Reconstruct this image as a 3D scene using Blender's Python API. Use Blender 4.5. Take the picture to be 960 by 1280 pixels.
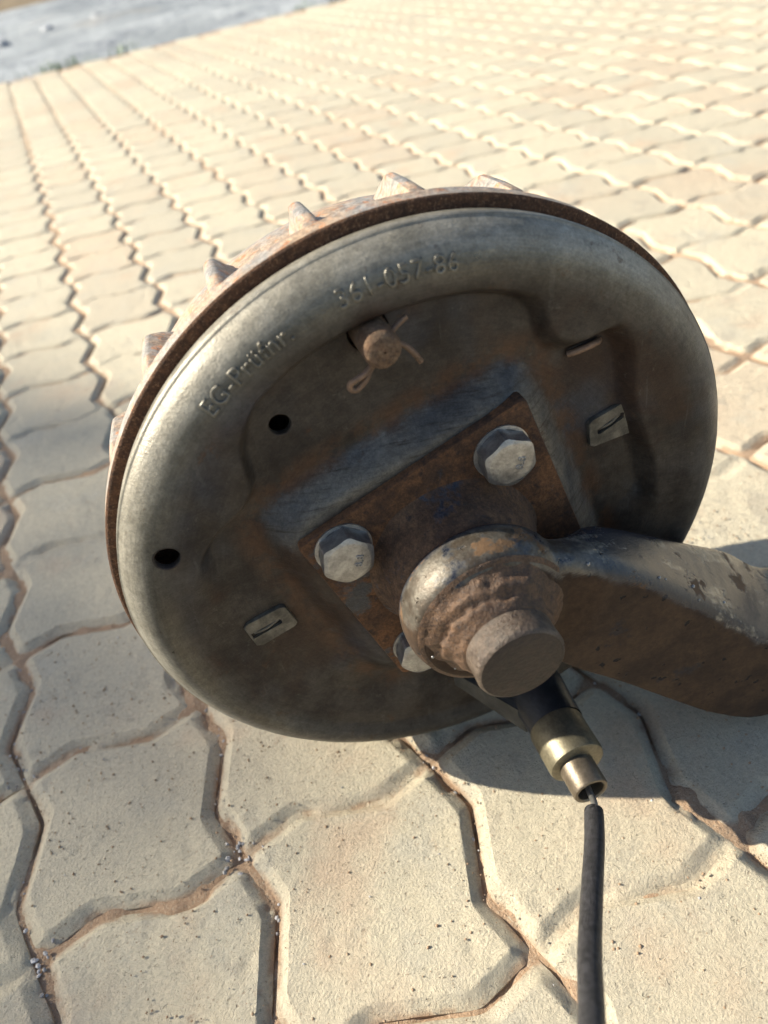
import bpy, bmesh, math, random
import numpy as np
from mathutils import Matrix, Vector, noise as mnoise

for o in list(bpy.data.objects):
    bpy.data.objects.remove(o)
scene = bpy.context.scene
COL = scene.collection
random.seed(4)
CELL = 0.1125                      # one paving cell, half a paver

# ---------------------------------------------------------------- camera
cam_d = bpy.data.cameras.new('camera')
cam = bpy.data.objects.new('camera', cam_d)
COL.objects.link(cam)
right = Vector((0.89958105, -0.40581822, -0.16144815))
down = Vector((-0.37623296, -0.53229883, -0.7583579))
fwd = Vector((0.22181679, 0.74294652, -0.63152814))
cam.matrix_world = Matrix(((right.x, -down.x, -fwd.x, 0.16133), (right.y, -down.y, -fwd.y, -0.23044),
                           (right.z, -down.z, -fwd.z, 0.38034), (0, 0, 0, 1)))
cam_d.sensor_fit = 'VERTICAL'
cam_d.sensor_height = 36
cam_d.sensor_width = 27
cam_d.lens = 930.42 / 1280 * 36
cam_d.clip_start = 0.01
cam_d.clip_end = 2000
cam_d.dof.use_dof = True
cam_d.dof.focus_distance = 0.335
cam_d.dof.aperture_fstop = 7.5
scene.camera = cam

# ---------------------------------------------------------------- sky, sun, exposure
TOSUN = Vector((-0.772, 0.395, 0.505)).normalized()
world = bpy.data.worlds.new('World')
scene.world = world
world.use_nodes = True
wn = world.node_tree
wn.nodes.clear()
sky = wn.nodes.new('ShaderNodeTexSky')
sky.sky_type = 'NISHITA'
sky.sun_disc = False
sky.sun_elevation = math.asin(TOSUN.z)
sky.sun_rotation = math.atan2(TOSUN.x, TOSUN.y)
sky.air_density = 1.0
sky.dust_density = 1.2
bg = wn.nodes.new('ShaderNodeBackground')
bg.inputs[1].default_value = 0.075
wo = wn.nodes.new('ShaderNodeOutputWorld')
wn.links.new(sky.outputs[0], bg.inputs[0])
wn.links.new(bg.outputs[0], wo.inputs[0])
sun_d = bpy.data.lights.new('sun', 'SUN')
sun_d.energy = 4.6
sun_d.angle = math.radians(0.53)
sun_d.color = (1.0, 0.93, 0.78)
sun = bpy.data.objects.new('sun', sun_d)
COL.objects.link(sun)
sun.rotation_euler = TOSUN.to_track_quat('Z', 'Y').to_euler()
scene.view_settings.view_transform = 'Standard'
scene.view_settings.look = 'None'
scene.view_settings.gamma = 1
scene.view_settings.use_curve_mapping = False
scene.view_settings.exposure = 1.18
scene.cycles.max_bounces = 5
scene.cycles.use_adaptive_sampling = True
scene.cycles.adaptive_threshold = 0.025
scene.cycles.use_denoising = True


# ---------------------------------------------------------------- material helpers
class Mat:
    def __init__(self, name, coord='Object'):
        self.m = bpy.data.materials.new(name)
        self.m.use_nodes = True
        self.t = self.m.node_tree
        self.b = self.t.nodes['Principled BSDF']
        if coord == 'World':
            self.co = self.t.nodes.new('ShaderNodeNewGeometry').outputs['Position']
        else:
            self.co = self.t.nodes.new('ShaderNodeTexCoord').outputs['Object']

    def n(self, kind, **kw):
        nd = self.t.nodes.new(kind)
        for k, v in kw.items():
            setattr(nd, k, v)
        return nd

    def put(self, sock, v):
        if isinstance(v, bpy.types.NodeSocket):
            self.t.links.new(v, sock)
        elif isinstance(v, (tuple, list)) and len(v) == 3 and sock.type == 'RGBA':
            sock.default_value = (*v, 1)
        else:
            sock.default_value = v

    def noise(self, scale, detail=4, rough=0.6, stretch=None, rot=None, dist=0.0):
        co = self.co
        if stretch:
            mp = self.n('ShaderNodeMapping')
            self.t.links.new(co, mp.inputs[0])
            mp.inputs['Scale'].default_value = stretch
            if rot:
                mp.inputs['Rotation'].default_value = rot
            co = mp.outputs[0]
        nd = self.n('ShaderNodeTexNoise')
        self.t.links.new(co, nd.inputs['Vector'])
        nd.inputs['Scale'].default_value = scale
        nd.inputs['Detail'].default_value = detail
        nd.inputs['Roughness'].default_value = rough
        nd.inputs['Distortion'].default_value = dist
        return nd.outputs['Fac']

    def voro(self, scale, feature='F1'):
        nd = self.n('ShaderNodeTexVoronoi', feature=feature)
        self.t.links.new(self.co, nd.inputs['Vector'])
        nd.inputs['Scale'].default_value = scale
        return nd.outputs['Distance']

    def step(self, fac, lo, hi, a=0.0, b=1.0):
        nd = self.n('ShaderNodeMapRange', interpolation_type='SMOOTHSTEP')
        self.put(nd.inputs[0], fac)
        for i, v in zip((1, 2, 3, 4), (lo, hi, a, b)):
            nd.inputs[i].default_value = v
        return nd.outputs[0]

    def mix(self, fac, a, b, mode='MIX'):
        nd = self.n('ShaderNodeMix', data_type='RGBA', blend_type=mode)
        self.put(nd.inputs[0], fac)
        self.put(nd.inputs[6], a)
        self.put(nd.inputs[7], b)
        return nd.outputs[2]

    def math(self, op, a, b=0.0):
        nd = self.n('ShaderNodeMath', operation=op)
        self.put(nd.inputs[0], a)
        self.put(nd.inputs[1], b)
        return nd.outputs[0]

    def mottle(self, col, scale, lo, hi, detail=6):
        v = self.step(self.noise(scale, detail, 0.8), 0.36, 0.64, lo, hi)
        return self.mix(1.0, col, v, 'MULTIPLY')

    def bump(self, h, dist=0.001, strength=1.0, prev=None):
        nd = self.n('ShaderNodeBump')
        self.put(nd.inputs['Height'], h)
        nd.inputs['Distance'].default_value = dist
        nd.inputs['Strength'].default_value = strength
        if prev is not None:
            self.t.links.new(prev, nd.inputs['Normal'])
        return nd.outputs[0]

    def done(self, color, rough=0.6, metal=0.0, normal=None, spec=0.5):
        self.put(self.b.inputs['Base Color'], color)
        self.put(self.b.inputs['Roughness'], rough)
        self.put(self.b.inputs['Metallic'], metal)
        self.b.inputs['Specular IOR Level'].default_value = spec
        if normal is not None:
            self.t.links.new(normal, self.b.inputs['Normal'])
        return self.m


# ---------------------------------------------------------------- materials
def mat_paver():
    m = Mat('paver_concrete', 'World')
    oi = m.n('ShaderNodeObjectInfo')
    rnd = oi.outputs['Random']
    base = m.mix(m.step(rnd, 0.0, 1.0), (0.60, 0.525, 0.38), (0.51, 0.45, 0.335))
    hue = m.n('ShaderNodeTexWhiteNoise', noise_dimensions='1D')
    m.t.links.new(rnd, hue.inputs['W'])
    base = m.mix(m.step(hue.outputs['Value'], 0.72, 1.0, 0, 0.45), base, (0.56, 0.40, 0.27))
    warm = m.step(m.noise(9, 4, 0.65), 0.53, 0.72, 0, 0.6)
    base = m.mix(warm, base, (0.56, 0.38, 0.25))
    base = m.mix(m.step(m.noise(2.3, 4, 0.6), 0.5, 0.7, 0, 0.4), base, (0.55, 0.42, 0.29))
    grey = m.step(m.noise(14, 5, 0.65), 0.5, 0.70, 0, 0.6)
    base = m.mix(grey, base, (0.45, 0.42, 0.345))
    dirt = m.step(m.noise(55, 6, 0.7), 0.62, 0.72, 0, 0.5)
    base = m.mix(dirt, base, (0.36, 0.22, 0.13))
    fine = m.step(m.noise(900, 3, 0.7), 0.25, 0.8)
    base = m.mix(m.math('MULTIPLY', fine, 0.35), base, (0.63, 0.56, 0.42))
    stain = m.step(m.noise(24, 8, 0.72, dist=0.5), 0.57, 0.66, 0, 0.45)
    base = m.mix(stain, base, (0.36, 0.315, 0.25))
    grit = m.step(m.noise(520, 2, 0.5), 0.64, 0.72, 0, 0.55)
    base = m.mix(grit, base, (0.33, 0.24, 0.165))
    light = m.step(m.voro(420), 0.0, 0.16, 0.5, 0)
    base = m.mix(light, base, (0.68, 0.66, 0.6))
    # sand that has settled in the shaped edges
    sx = m.n('ShaderNodeSeparateXYZ')
    m.t.links.new(m.co, sx.inputs[0])
    low = m.step(sx.outputs[2], -0.0044, -0.0022, 1, 0)
    sandy = m.math('MULTIPLY', low, m.step(m.noise(45, 4), 0.40, 0.58, 0, 0.85))
    base = m.mix(sandy, base, (0.44, 0.28, 0.17))
    base = m.mottle(base, 420, 0.88, 1.1)
    h1 = m.noise(750, 5, 0.75)
    h2 = m.noise(190, 4, 0.6)
    pit = m.step(m.noise(260, 2, 0.5), 0.66, 0.74, 0, -1)
    nb = m.bump(h2, 0.0016, 0.6)
    nb = m.bump(pit, 0.0012, 0.7, nb)
    nb = m.bump(h1, 0.0017, 0.9, nb)
    return m.done(base, 0.78, 0, nb, 0.5)


def mat_sand():
    m = Mat('joint_sand', 'World')
    base = m.mix(m.noise(30, 4), (0.50, 0.35, 0.235), (0.40, 0.265, 0.17))
    base = m.mix(m.step(m.noise(700, 3), 0.5, 0.75), base, (0.58, 0.46, 0.33))
    nb = m.bump(m.noise(420, 5, 0.75), 0.0025, 1.0)
    return m.done(base, 0.95, 0, nb, 0.2)


def mat_ground():
    m = Mat('grey_rubble_ground', 'World')
    base = m.mix(m.step(m.noise(1.6, 5), 0.35, 0.65), (0.25, 0.27, 0.285), (0.40, 0.42, 0.435))
    base = m.mix(m.step(m.noise(4, 6, 0.75), 0.52, 0.66), base, (0.19, 0.205, 0.23))
    base = m.mix(m.step(m.noise(0.9, 3), 0.58, 0.7, 0, 0.6), base, (0.32, 0.29, 0.25))
    nb = m.bump(m.noise(9, 6, 0.7), 0.05, 0.8)
    return m.done(base, 0.95, 0, nb, 0.2)


def mat_plain(name, col, rough=0.6, metal=0.0, var=0.25, scale=200, bump=0.0003, coord='Object'):
    m = Mat(name, coord)
    dark = tuple(c * (1 - var) for c in col)
    lite = tuple(min(1, c * (1 + var)) for c in col)
    base = m.mix(m.step(m.noise(scale, 4), 0.3, 0.7), dark, lite)
    base = m.mottle(base, scale * 5, 0.86, 1.14)
    nb = m.bump(m.noise(scale * 4, 4, 0.7), bump, 0.8)
    return m.done(base, rough, metal, nb)


def mat_plate():
    m = Mat('backing_plate_steel')
    wear = m.n('ShaderNodeAttribute', attribute_name='wear').outputs['Fac']
    ring = m.n('ShaderNodeAttribute', attribute_name='ring').outputs['Fac']
    a = m.step(m.noise(26, 8, 0.72), 0.36, 0.62)
    base = m.mix(a, (0.021, 0.0145, 0.010), (0.056, 0.0445, 0.034))
    base = m.mix(m.step(m.noise(13, 4, 0.6, dist=0.6), 0.52, 0.64, 0, 0.85), base, (0.036, 0.018, 0.010))
    base = m.mix(m.step(m.noise(17, 3, 0.5, stretch=(1, 1.3, 0.8)), 0.54, 0.68, 0, 0.7), base, (0.042, 0.045, 0.054))
    base = m.mix(m.step(m.noise(16, 5, 0.7, stretch=(0.8, 1, 1.2), dist=0.3), 0.60, 0.72, 0, 0.7), base, (0.085, 0.080, 0.070))
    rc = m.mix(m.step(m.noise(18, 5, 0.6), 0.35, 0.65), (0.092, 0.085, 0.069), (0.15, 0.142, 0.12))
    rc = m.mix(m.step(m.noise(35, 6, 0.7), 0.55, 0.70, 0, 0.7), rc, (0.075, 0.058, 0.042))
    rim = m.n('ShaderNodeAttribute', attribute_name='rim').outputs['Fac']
    rc = m.mix(rim, rc, m.mix(m.step(m.noise(60, 6, 0.7), 0.35, 0.65), (0.225, 0.205, 0.16), (0.32, 0.295, 0.24)))  # sunlit cream of the outer edge put into the base colour
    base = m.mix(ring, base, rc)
    scr = m.noise(60, 5, 0.7, stretch=(1.0, 1.0, 14.0), rot=(0, 0.5, 0))
    scw = m.noise(50, 5, 0.7, stretch=(1.0, 1.0, 12.0), rot=(0, 1.27, 0))
    wc = m.mix(m.step(m.noise(30, 5), 0.35, 0.65), (0.075, 0.074, 0.075), (0.15, 0.138, 0.118))
    wc = m.mix(m.step(scw, 0.48, 0.72, 0, 0.7), wc, (0.04, 0.03, 0.022))
    wf = m.step(m.math('ADD', wear, m.step(m.noise(90, 5, 0.7), 0, 1, -0.3, 0.3)), 0.15, 0.85)
    base = m.mix(wf, base, wc)
    base = m.mix(m.step(m.noise(130, 6, 0.75), 0.60, 0.70, 0, 0.45), base, (0.115, 0.10, 0.08))
    base = m.mix(m.step(m.noise(70, 6, 0.75), 0.60, 0.68, 0, 0.6), base, (0.06, 0.028, 0.013))
    hair = m.noise(240, 3, 0.6, stretch=(1.0, 1.0, 0.06), rot=(0, -0.95, 0))
    base = m.mix(m.step(hair, 0.64, 0.72, 0, 0.16), base, (0.15, 0.14, 0.12))
    base = m.mix(m.step(scr, 0.58, 0.78, 0, 0.25), base, (0.11, 0.10, 0.085))
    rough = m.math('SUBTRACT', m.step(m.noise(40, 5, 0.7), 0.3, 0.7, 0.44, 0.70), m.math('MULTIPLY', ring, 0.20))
    fr = m.n('ShaderNodeAttribute', attribute_name='fringe').outputs['Fac']
    base = m.mix(m.math('MULTIPLY', fr, m.step(m.noise(48, 7, 0.72), 0.40, 0.58, 0, 0.85)), base, (0.075, 0.036, 0.017))
    # brushed marks that run round the plate
    sp = m.n('ShaderNodeSeparateXYZ')
    m.t.links.new(m.co, sp.inputs[0])
    zz = m.math('SUBTRACT', sp.outputs[2], 0.14821)
    rad = m.math('SQRT', m.math('ADD', m.math('POWER', sp.outputs[0], 2.0), m.math('POWER', zz, 2.0)))
    cmb = m.n('ShaderNodeCombineXYZ')
    m.put(cmb.inputs[0], m.math('MULTIPLY', rad, 900.0))
    m.put(cmb.inputs[1], m.math('MULTIPLY', m.math('ARCTAN2', zz, sp.outputs[0]), 5.0))
    keep = m.co
    m.co = cmb.outputs[0]
    brush = m.noise(1.0, 5, 0.7)
    m.co = keep
    base = m.mix(1.0, base, m.step(brush, 0.3, 0.7, 0.88, 1.13), 'MULTIPLY')
    base = m.mottle(base, 300, 0.84, 1.17)
    base = m.mottle(base, 1100, 0.86, 1.15)
    nb = m.bump(m.noise(90, 4, 0.6), 0.0012, 0.3)
    nb = m.bump(brush, 0.00025, 0.4, nb)
    nb = m.bump(scr, 0.0003, 0.4, nb)
    nb = m.bump(m.noise(900, 4, 0.7), 0.00025, 0.8, nb)
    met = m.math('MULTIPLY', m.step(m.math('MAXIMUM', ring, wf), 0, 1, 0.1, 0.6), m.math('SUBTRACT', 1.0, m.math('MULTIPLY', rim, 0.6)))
    return m.done(base, rough, met, nb, 0.35)


def mat_rust(name, c1, c2, c3, paint=None, amount=0.55, scale=60, rough=0.85):
    m = Mat(name)
    base = m.mix(m.step(m.noise(scale, 6, 0.7), 0.35, 0.65), c1, c2)
    base = m.mix(m.step(m.noise(scale * 5, 5, 0.75), 0.52, 0.68), base, c3)
    r = rough
    met = 0.0
    if paint:
        f = m.step(m.noise(scale * 0.55, 6, 0.65, dist=0.4), amount, amount + 0.07)
        base = m.mix(f, base, paint)
        r = m.step(f, 0, 1, rough, 0.38)
    base = m.mottle(base, 260, 0.68, 1.35)
    base = m.mottle(base, 1000, 0.75, 1.28)
    nb = m.bump(m.noise(scale * 6, 5, 0.75), 0.0009, 0.9)
    nb = m.bump(m.noise(scale * 1.5, 3, 0.6), 0.0015, 0.5, nb)
    return m.done(base, r, met, nb)


def mat_arm():
    m = Mat('arm_worn_blue_paint')
    tc = m.n('ShaderNodeNewGeometry')
    vt = m.n('ShaderNodeVectorTransform', vector_type='NORMAL', convert_from='WORLD', convert_to='OBJECT')
    m.t.links.new(tc.outputs['True Normal'], vt.inputs[0])
    sp = m.n('ShaderNodeSeparateXYZ')
    m.t.links.new(vt.outputs[0], sp.inputs[0])
    brown = m.mix(m.step(m.noise(45, 6, 0.7), 0.35, 0.65), (0.030, 0.0165, 0.0085), (0.058, 0.033, 0.0165))
    brown = m.mix(m.step(m.noise(38, 5, 0.7), 0.62, 0.7, 0, 0.8), brown, (0.022, 0.02, 0.022))
    pits = m.step(m.noise(150, 3, 0.5), 0.66, 0.70)
    brown = m.mix(pits, brown, (0.008, 0.006, 0.005))
    paint = m.mix(m.step(m.noise(30, 5), 0.4, 0.62), (0.009, 0.012, 0.022), (0.020, 0.023, 0.032))
    worn = m.mix(m.step(m.noise(300, 5, 0.7), 0.4, 0.6), (0.12, 0.115, 0.10), (0.22, 0.205, 0.175))
    wf = m.step(m.noise(20, 8, 0.74, stretch=(1, 2.2, 1.0), rot=(0, -0.72, 0)), 0.52, 0.60)
    ob = m.n('ShaderNodeSeparateXYZ')
    m.t.links.new(m.co, ob.inputs[0])
    dist = m.math('SQRT', m.math('ADD', m.math('POWER', ob.outputs[0], 2.0), m.math('POWER', m.math('SUBTRACT', ob.outputs[2], 0.14821), 2.0)))
    eye = m.math('MULTIPLY', m.step(dist, 0.038, 0.052, 1, 0), m.step(m.noise(42, 7, 0.7), 0.40, 0.50))
    front = m.step(ob.outputs[1], -0.040, -0.045)
    eye = m.math('MULTIPLY', eye, front)
    worn = m.mix(eye, worn, m.mix(m.step(m.noise(70, 6, 0.7), 0.4, 0.6), (0.065, 0.05, 0.036), (0.13, 0.115, 0.092)))
    wf = m.math('MAXIMUM', wf, eye)
    top = m.mix(wf, paint, worn)
    rf = m.step(m.noise(36, 8, 0.72, dist=0.3), 0.55, 0.60)
    top = m.mix(rf, top, (0.13, 0.075, 0.038))
    # paint lies on the upper sides, bare mill scale on the machined front
    fac = m.math('ADD', sp.outputs[2], m.step(m.noise(60, 4), 0, 1, -0.2, 0.2))
    upf = m.step(fac, 0.12, 0.34)
    base = m.mix(upf, brown, top)
    sh = m.math('MULTIPLY', upf, m.math('SUBTRACT', 1.0, rf))
    rough = m.math('ADD', m.step(sh, 0, 1, 0.92, 0.27), m.math('MULTIPLY', eye, 0.2))
    met = m.math('MULTIPLY', m.math('MULTIPLY', sh, wf), 0.45)
    base = m.mottle(base, 300, 0.82, 1.2)
    nb = m.bump(m.noise(110, 4, 0.6), 0.001, 0.25)
    nb = m.bump(m.math('MULTIPLY', pits, -1.0), 0.001, 0.8, nb)
    nb = m.bump(m.noise(900, 3, 0.7), 0.0002, 0.8, nb)
    return m.done(base, rough, met, nb, 0.45)


M = {
    'paver': mat_paver(), 'sand': mat_sand(), 'ground': mat_ground(),
    'plate': mat_plate(), 'arm': mat_arm(),
    'lip': mat_rust('drum_rim_rust', (0.075, 0.032, 0.014), (0.115, 0.05, 0.021), (0.26, 0.14, 0.07), scale=190),
    'drum': mat_rust('drum_cast_iron', (0.25, 0.235, 0.215), (0.36, 0.25, 0.16), (0.40, 0.16, 0.055), scale=40, rough=0.5),
    'flange': mat_rust('flange_rust', (0.050, 0.024, 0.012), (0.15, 0.066, 0.025), (0.035, 0.019, 0.013),
                       paint=(0.018, 0.021, 0.03), amount=0.56, scale=38),
    'collar': mat_rust('collar_rust', (0.065, 0.034, 0.019), (0.11, 0.06, 0.03), (0.042, 0.027, 0.02),
                       paint=(0.018, 0.021, 0.032), amount=0.57, scale=45),
    'weld': mat_rust('weld_rust', (0.07, 0.037, 0.02), (0.11, 0.06, 0.031), (0.04, 0.025, 0.018), scale=90, rough=0.6),
    'pin': mat_rust('pin_rust', (0.12, 0.063, 0.033), (0.17, 0.11, 0.065), (0.07, 0.035, 0.018), scale=160),
    'bolt': mat_plain('zinc_bolt', (0.33, 0.325, 0.315), 0.36, 0.8, 0.28, 160, 0.0003),
    'wirepin': mat_plain('split_pin_wire', (0.17, 0.105, 0.066), 0.6, 0.2, 0.35, 160, 0.0003),
    'tab': mat_plain('grey_clip', (0.125, 0.11, 0.084), 0.6, 0.3, 0.5, 120, 0.0003),
    'brass': mat_plain('yellow_zinc_sleeve', (0.19, 0.168, 0.115), 0.46, 0.7, 0.22, 120, 0.0002),
    'sleeve': mat_plain('dull_bronze_sleeve', (0.16, 0.13, 0.095), 0.42, 0.7, 0.25, 120, 0.0002),
    'black': mat_plain('black_painted_steel', (0.022, 0.024, 0.028), 0.35, 0.0, 0.3, 90, 0.0003),
    'bracket': mat_plain('grey_bracket_steel', (0.07, 0.07, 0.065), 0.5, 0.5, 0.3, 70, 0.0004),
    'rubber': mat_plain('black_cable_sheath', (0.026, 0.025, 0.028), 0.45, 0.0, 0.7, 420, 0.0008),
    'wire': mat_plain('bright_wire', (0.6, 0.6, 0.58), 0.3, 0.9, 0.1, 300, 0.0001),
    'stub': mat_rust('stub_shaft_steel', (0.058, 0.04, 0.028), (0.09, 0.066, 0.048), (0.042, 0.024, 0.016), scale=80, rough=0.45),
    'stubend': mat_rust('stub_end_steel', (0.017, 0.009, 0.0062), (0.028, 0.0155, 0.0105), (0.012, 0.007, 0.0055), scale=60, rough=0.55),
    'pebble': mat_plain('pebble_stone', (0.42, 0.40, 0.38), 0.8, 0.0, 0.6, 90, 0.0004, 'World'),
    'rock': mat_plain('grey_stone', (0.34, 0.35, 0.37), 0.9, 0.0, 0.4, 9, 0.01, 'World'),
    'grass': mat_plain('grass_blade', (0.10, 0.17, 0.045), 0.6, 0.0, 0.4, 30, 0.0002, 'World'),
    'soil': mat_plain('dry_soil', (0.20, 0.15, 0.09), 0.95, 0.0, 0.4, 0.5, 0.02, 'World'),
    'leaf': mat_plain('tree_leaf', (0.07, 0.11, 0.03), 0.6, 0.0, 0.3, 4, 0.0002, 'World'),
    'bark': mat_plain('tree_bark', (0.14, 0.10, 0.07), 0.9, 0.0, 0.3, 9, 0.01, 'World'),
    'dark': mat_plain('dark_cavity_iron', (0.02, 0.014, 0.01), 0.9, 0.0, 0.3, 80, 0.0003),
}


# ---------------------------------------------------------------- mesh helpers
def link(o, parent=None):
    COL.objects.link(o)
    if parent:
        o.parent = parent
    return o


def mesh_obj(name, verts, faces, mat, parent=None, smooth=True, auto=None):
    me = bpy.data.meshes.new(name)
    me.from_pydata([tuple(v) for v in verts], [], [tuple(f) for f in faces])
    me.update()
    me.materials.append(mat)
    if smooth:
        me.polygons.foreach_set('use_smooth', [True] * len(me.polygons))
        if auto:
            me.set_sharp_from_angle(angle=math.radians(auto))
    return link(bpy.data.objects.new(name, me), parent)


def tag(o, label=None, cat=None, group=None, kind=None):
    for k, v in (('label', label), ('category', cat), ('group', group), ('kind', kind)):
        if v:
            o[k] = v
    return o


def hash2(ix, iy, seed):
    h = (ix * 374761393 + iy * 668265263 + seed * 982451653) & 0xffffffff
    h = ((h ^ (h >> 13)) * 1274126177) & 0xffffffff
    return ((h ^ (h >> 16)) & 0xffff) / 65535.0


def vnoise(x, y, seed=0):
    ix = np.floor(x).astype(np.int64)
    iy = np.floor(y).astype(np.int64)
    fx, fy = x - ix, y - iy
    fx = fx * fx * (3 - 2 * fx)
    fy = fy * fy * (3 - 2 * fy)
    a, b = hash2(ix, iy, seed), hash2(ix + 1, iy, seed)
    c, d = hash2(ix, iy + 1, seed), hash2(ix + 1, iy + 1, seed)
    return (a * (1 - fx) + b * fx) * (1 - fy) + (c * (1 - fx) + d * fx) * fy - 0.5


def fbm(x, y, seed=0, octv=3):
    s, a = 0, 1.0
    for k in range(octv):
        s = s + a * vnoise(x * 2 ** k, y * 2 ** k, seed + k * 17)
        a *= 0.5
    return s


def sstep(x, a, b):
    t = np.clip((x - a) / (b - a), 0, 1)
    return t * t * (3 - 2 * t)


# ================================================================ PAVEMENT
AMP = 0.075
_t = np.linspace(0, 1, 401)[:-1]
_z = np.interp(_t, [0, 0.30, 0.70, 1.0], [0, 1, -1, 0])
_k = np.hanning(45)
_k /= _k.sum()
_w = np.real(np.fft.ifft(np.fft.fft(_z) * np.fft.fft(np.roll(np.pad(_k, (0, 400 - 45)), -22))))


def wave(t):
    return np.interp((t % 1.0) * 400, np.arange(401), np.append(_w, _w[0]))


def warp(s, t):
    return (s - AMP * wave(t)) * CELL, (t + AMP * wave(s)) * CELL


def axis_samples(length, gap, fine, mid):
    """positions from gap to length-gap, dense near the ends (units of cells)."""
    e = np.array(fine) / CELL
    a = np.concatenate([gap + e, np.linspace(gap + e[-1], length - gap - e[-1], mid)[1:-1], (length - gap - e)[::-1]])
    return a


def paver_mesh(name, seed, dense=True):
    gap = 0.0013 / CELL
    if dense:
        fine = (0, 0.0006, 0.0016, 0.0032, 0.0048, 0.0064, 0.0074, 0.0082, 0.0105)
        S = axis_samples(1.0, gap, fine, 34)
        T1 = axis_samples(1.0, gap, fine, 34)
        T = np.concatenate([T1[:-9], 1 - np.array([.0088, .0078, .0070, .0050, .0030, .0016]) / CELL, [1.0],
                            1 + np.array([.0016, .0030, .0050, .0070, .0078, .0088]) / CELL, 1 + (T1[9:])])
    else:
        fine = (0, 0.0038, 0.0073, 0.0082)
        S = axis_samples(1.0, gap, fine, 7)
        T = np.concatenate([axis_samples(1.0, gap, fine, 7)[:-4], [1 - .006 / CELL, 1.0, 1 + .006 / CELL],
                            1 + axis_samples(1.0, gap, fine, 7)[4:]])
    ns, nt = len(S), len(T)
    s, t = np.meshgrid(S, T, indexing='ij')
    es = (np.minimum(s, 1 - s) - gap) * CELL
    et = (np.minimum(t, 2 - t) - gap) * CELL
    cw = 0.0076
    # rounded distance to the edge
    px, py = np.maximum(cw * 1.15 - es, 0), np.maximum(cw * 1.15 - et, 0)
    d = cw * 1.15 - np.sqrt(px * px + py * py)
    eg = np.abs(t - 1) * CELL
    x, y = warp(s, t)
    e_ = np.clip(1 - d / cw, 0, 1.25)
    z = -0.0048 * np.where(e_ > 0.06, e_ - 0.03, e_ * e_ / 0.12)
    g_ = np.clip(1 - eg / 0.0076, 0, 0.76)
    gz = -0.0054 * np.where(g_ > 0.06, g_ - 0.03, g_ * g_ / 0.12)
    z = np.minimum(z, gz)
    if dense:
        z = z + 0.0006 * fbm(x * 25, y * 25, seed, 3) + 0.0005 * fbm(x * 220, y * 220, seed + 5, 3)
        # chipped arrises
        chip = sstep(fbm(x * 70, y * 70, seed + 9, 3), 0.36, 0.6) * (1 - sstep(d, 0.004, 0.014))
        z = z - 0.0016 * chip
        # dust that part fills the shaped groove
        fill = sstep(fbm(x * 30 + 7, y * 60, seed + 3, 2), -0.1, 0.25) * (eg < 0.009)
        z = np.where(fill > 0, np.maximum(z, z * (1 - 0.55 * fill) + 0.0003 * fbm(x * 400, y * 400, seed, 2)), z)
        jx = 0.0004 * fbm(s * 14 + 3, t * 14, seed + 21, 2)
        x = x + jx
        y = y + 0.0004 * fbm(s * 14, t * 14 + 9, seed + 22, 2)
    V = np.stack([x, y, z], -1).reshape(-1, 3)
    idx = np.arange(ns * nt).reshape(ns, nt)
    F = np.stack([idx[:-1, :-1], idx[1:, :-1], idx[1:, 1:], idx[:-1, 1:]], -1).reshape(-1, 4)
    ring = np.concatenate([idx[:, 0], idx[-1, 1:], idx[-2::-1, -1], idx[0, -2:0:-1]])
    nb = len(V)
    skirt = V[ring].copy()
    skirt[:, 2] = -0.03
    V = np.concatenate([V, skirt])
    k = len(ring)
    a = np.arange(k)
    b = (a + 1) % k
    F2 = np.stack([ring[b], ring[a], nb + a, nb + b], -1)
    F = np.concatenate([F, F2])
    return V, F


def make_mesh(name, V, F, mat, auto=None):
    me = bpy.data.meshes.new(name)
    me.vertices.add(len(V))
    me.vertices.foreach_set('co', np.asarray(V, np.float32).ravel())
    nf, w = F.shape
    me.loops.add(nf * w)
    me.loops.foreach_set('vertex_index', F.astype(np.int32).ravel())
    me.polygons.add(nf)
    me.polygons.foreach_set('loop_start', np.arange(0, nf * w, w, dtype=np.int32))
    me.polygons.foreach_set('use_smooth', np.ones(nf, bool))
    me.update(calc_edges=True)
    me.validate()
    me.materials.append(mat)
    if auto:
        me.set_sharp_from_angle(angle=math.radians(auto))
    return me


Y_END = 36                                     # the paving stops at this row
# bedding sand: fine near the drum, plain farther off
gx = np.unique(np.concatenate([np.linspace(-14, -1.2, 8), np.linspace(-1.2, 5.6, 300), np.linspace(5.6, 60, 12)]))
gy = np.unique(np.concatenate([np.linspace(-16, -2.2, 8), np.linspace(-2.2, 4.2, 280), np.linspace(4.2, Y_END + 0.1, 12)]))
X, Y = np.meshgrid(gx * CELL, gy * CELL, indexing='ij')
Zs = -0.0048 + 0.0046 * fbm(X * 60, Y * 60, 77, 4) + 0.0035 * fbm(X * 9, Y * 9, 78, 2)
idx = np.arange(X.size).reshape(X.shape)
Fs = np.stack([idx[:-1, :-1], idx[1:, :-1], idx[1:, 1:], idx[:-1, 1:]], -1).reshape(-1, 4)
pavement = link(bpy.data.objects.new('pavement', make_mesh('pavement', np.stack([X, Y, Zs], -1).reshape(-1, 3), Fs, M['sand'])))
tag(pavement, 'cream interlocking wavy concrete paving with sandy joints', None, None, 'structure')
pavement['label'] = 'cream interlocking wavy concrete paving with sandy joints'

variants = [make_mesh('paver', *paver_mesh('paver', 100 + 31 * k), M['paver'], 28) for k in range(8)]
Vc, Fc = paver_mesh('paver', 5, False)
coarse = make_mesh('paver', Vc, Fc, M['paver'], 28)
cells = []
camp = cam.matrix_world.translation
for c in range(-14, 60):
    r = -16 + (c % 2)
    while r < Y_END - 1:
        cells.append((c, r))
        r += 2
    if r < Y_END:
        pass


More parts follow.
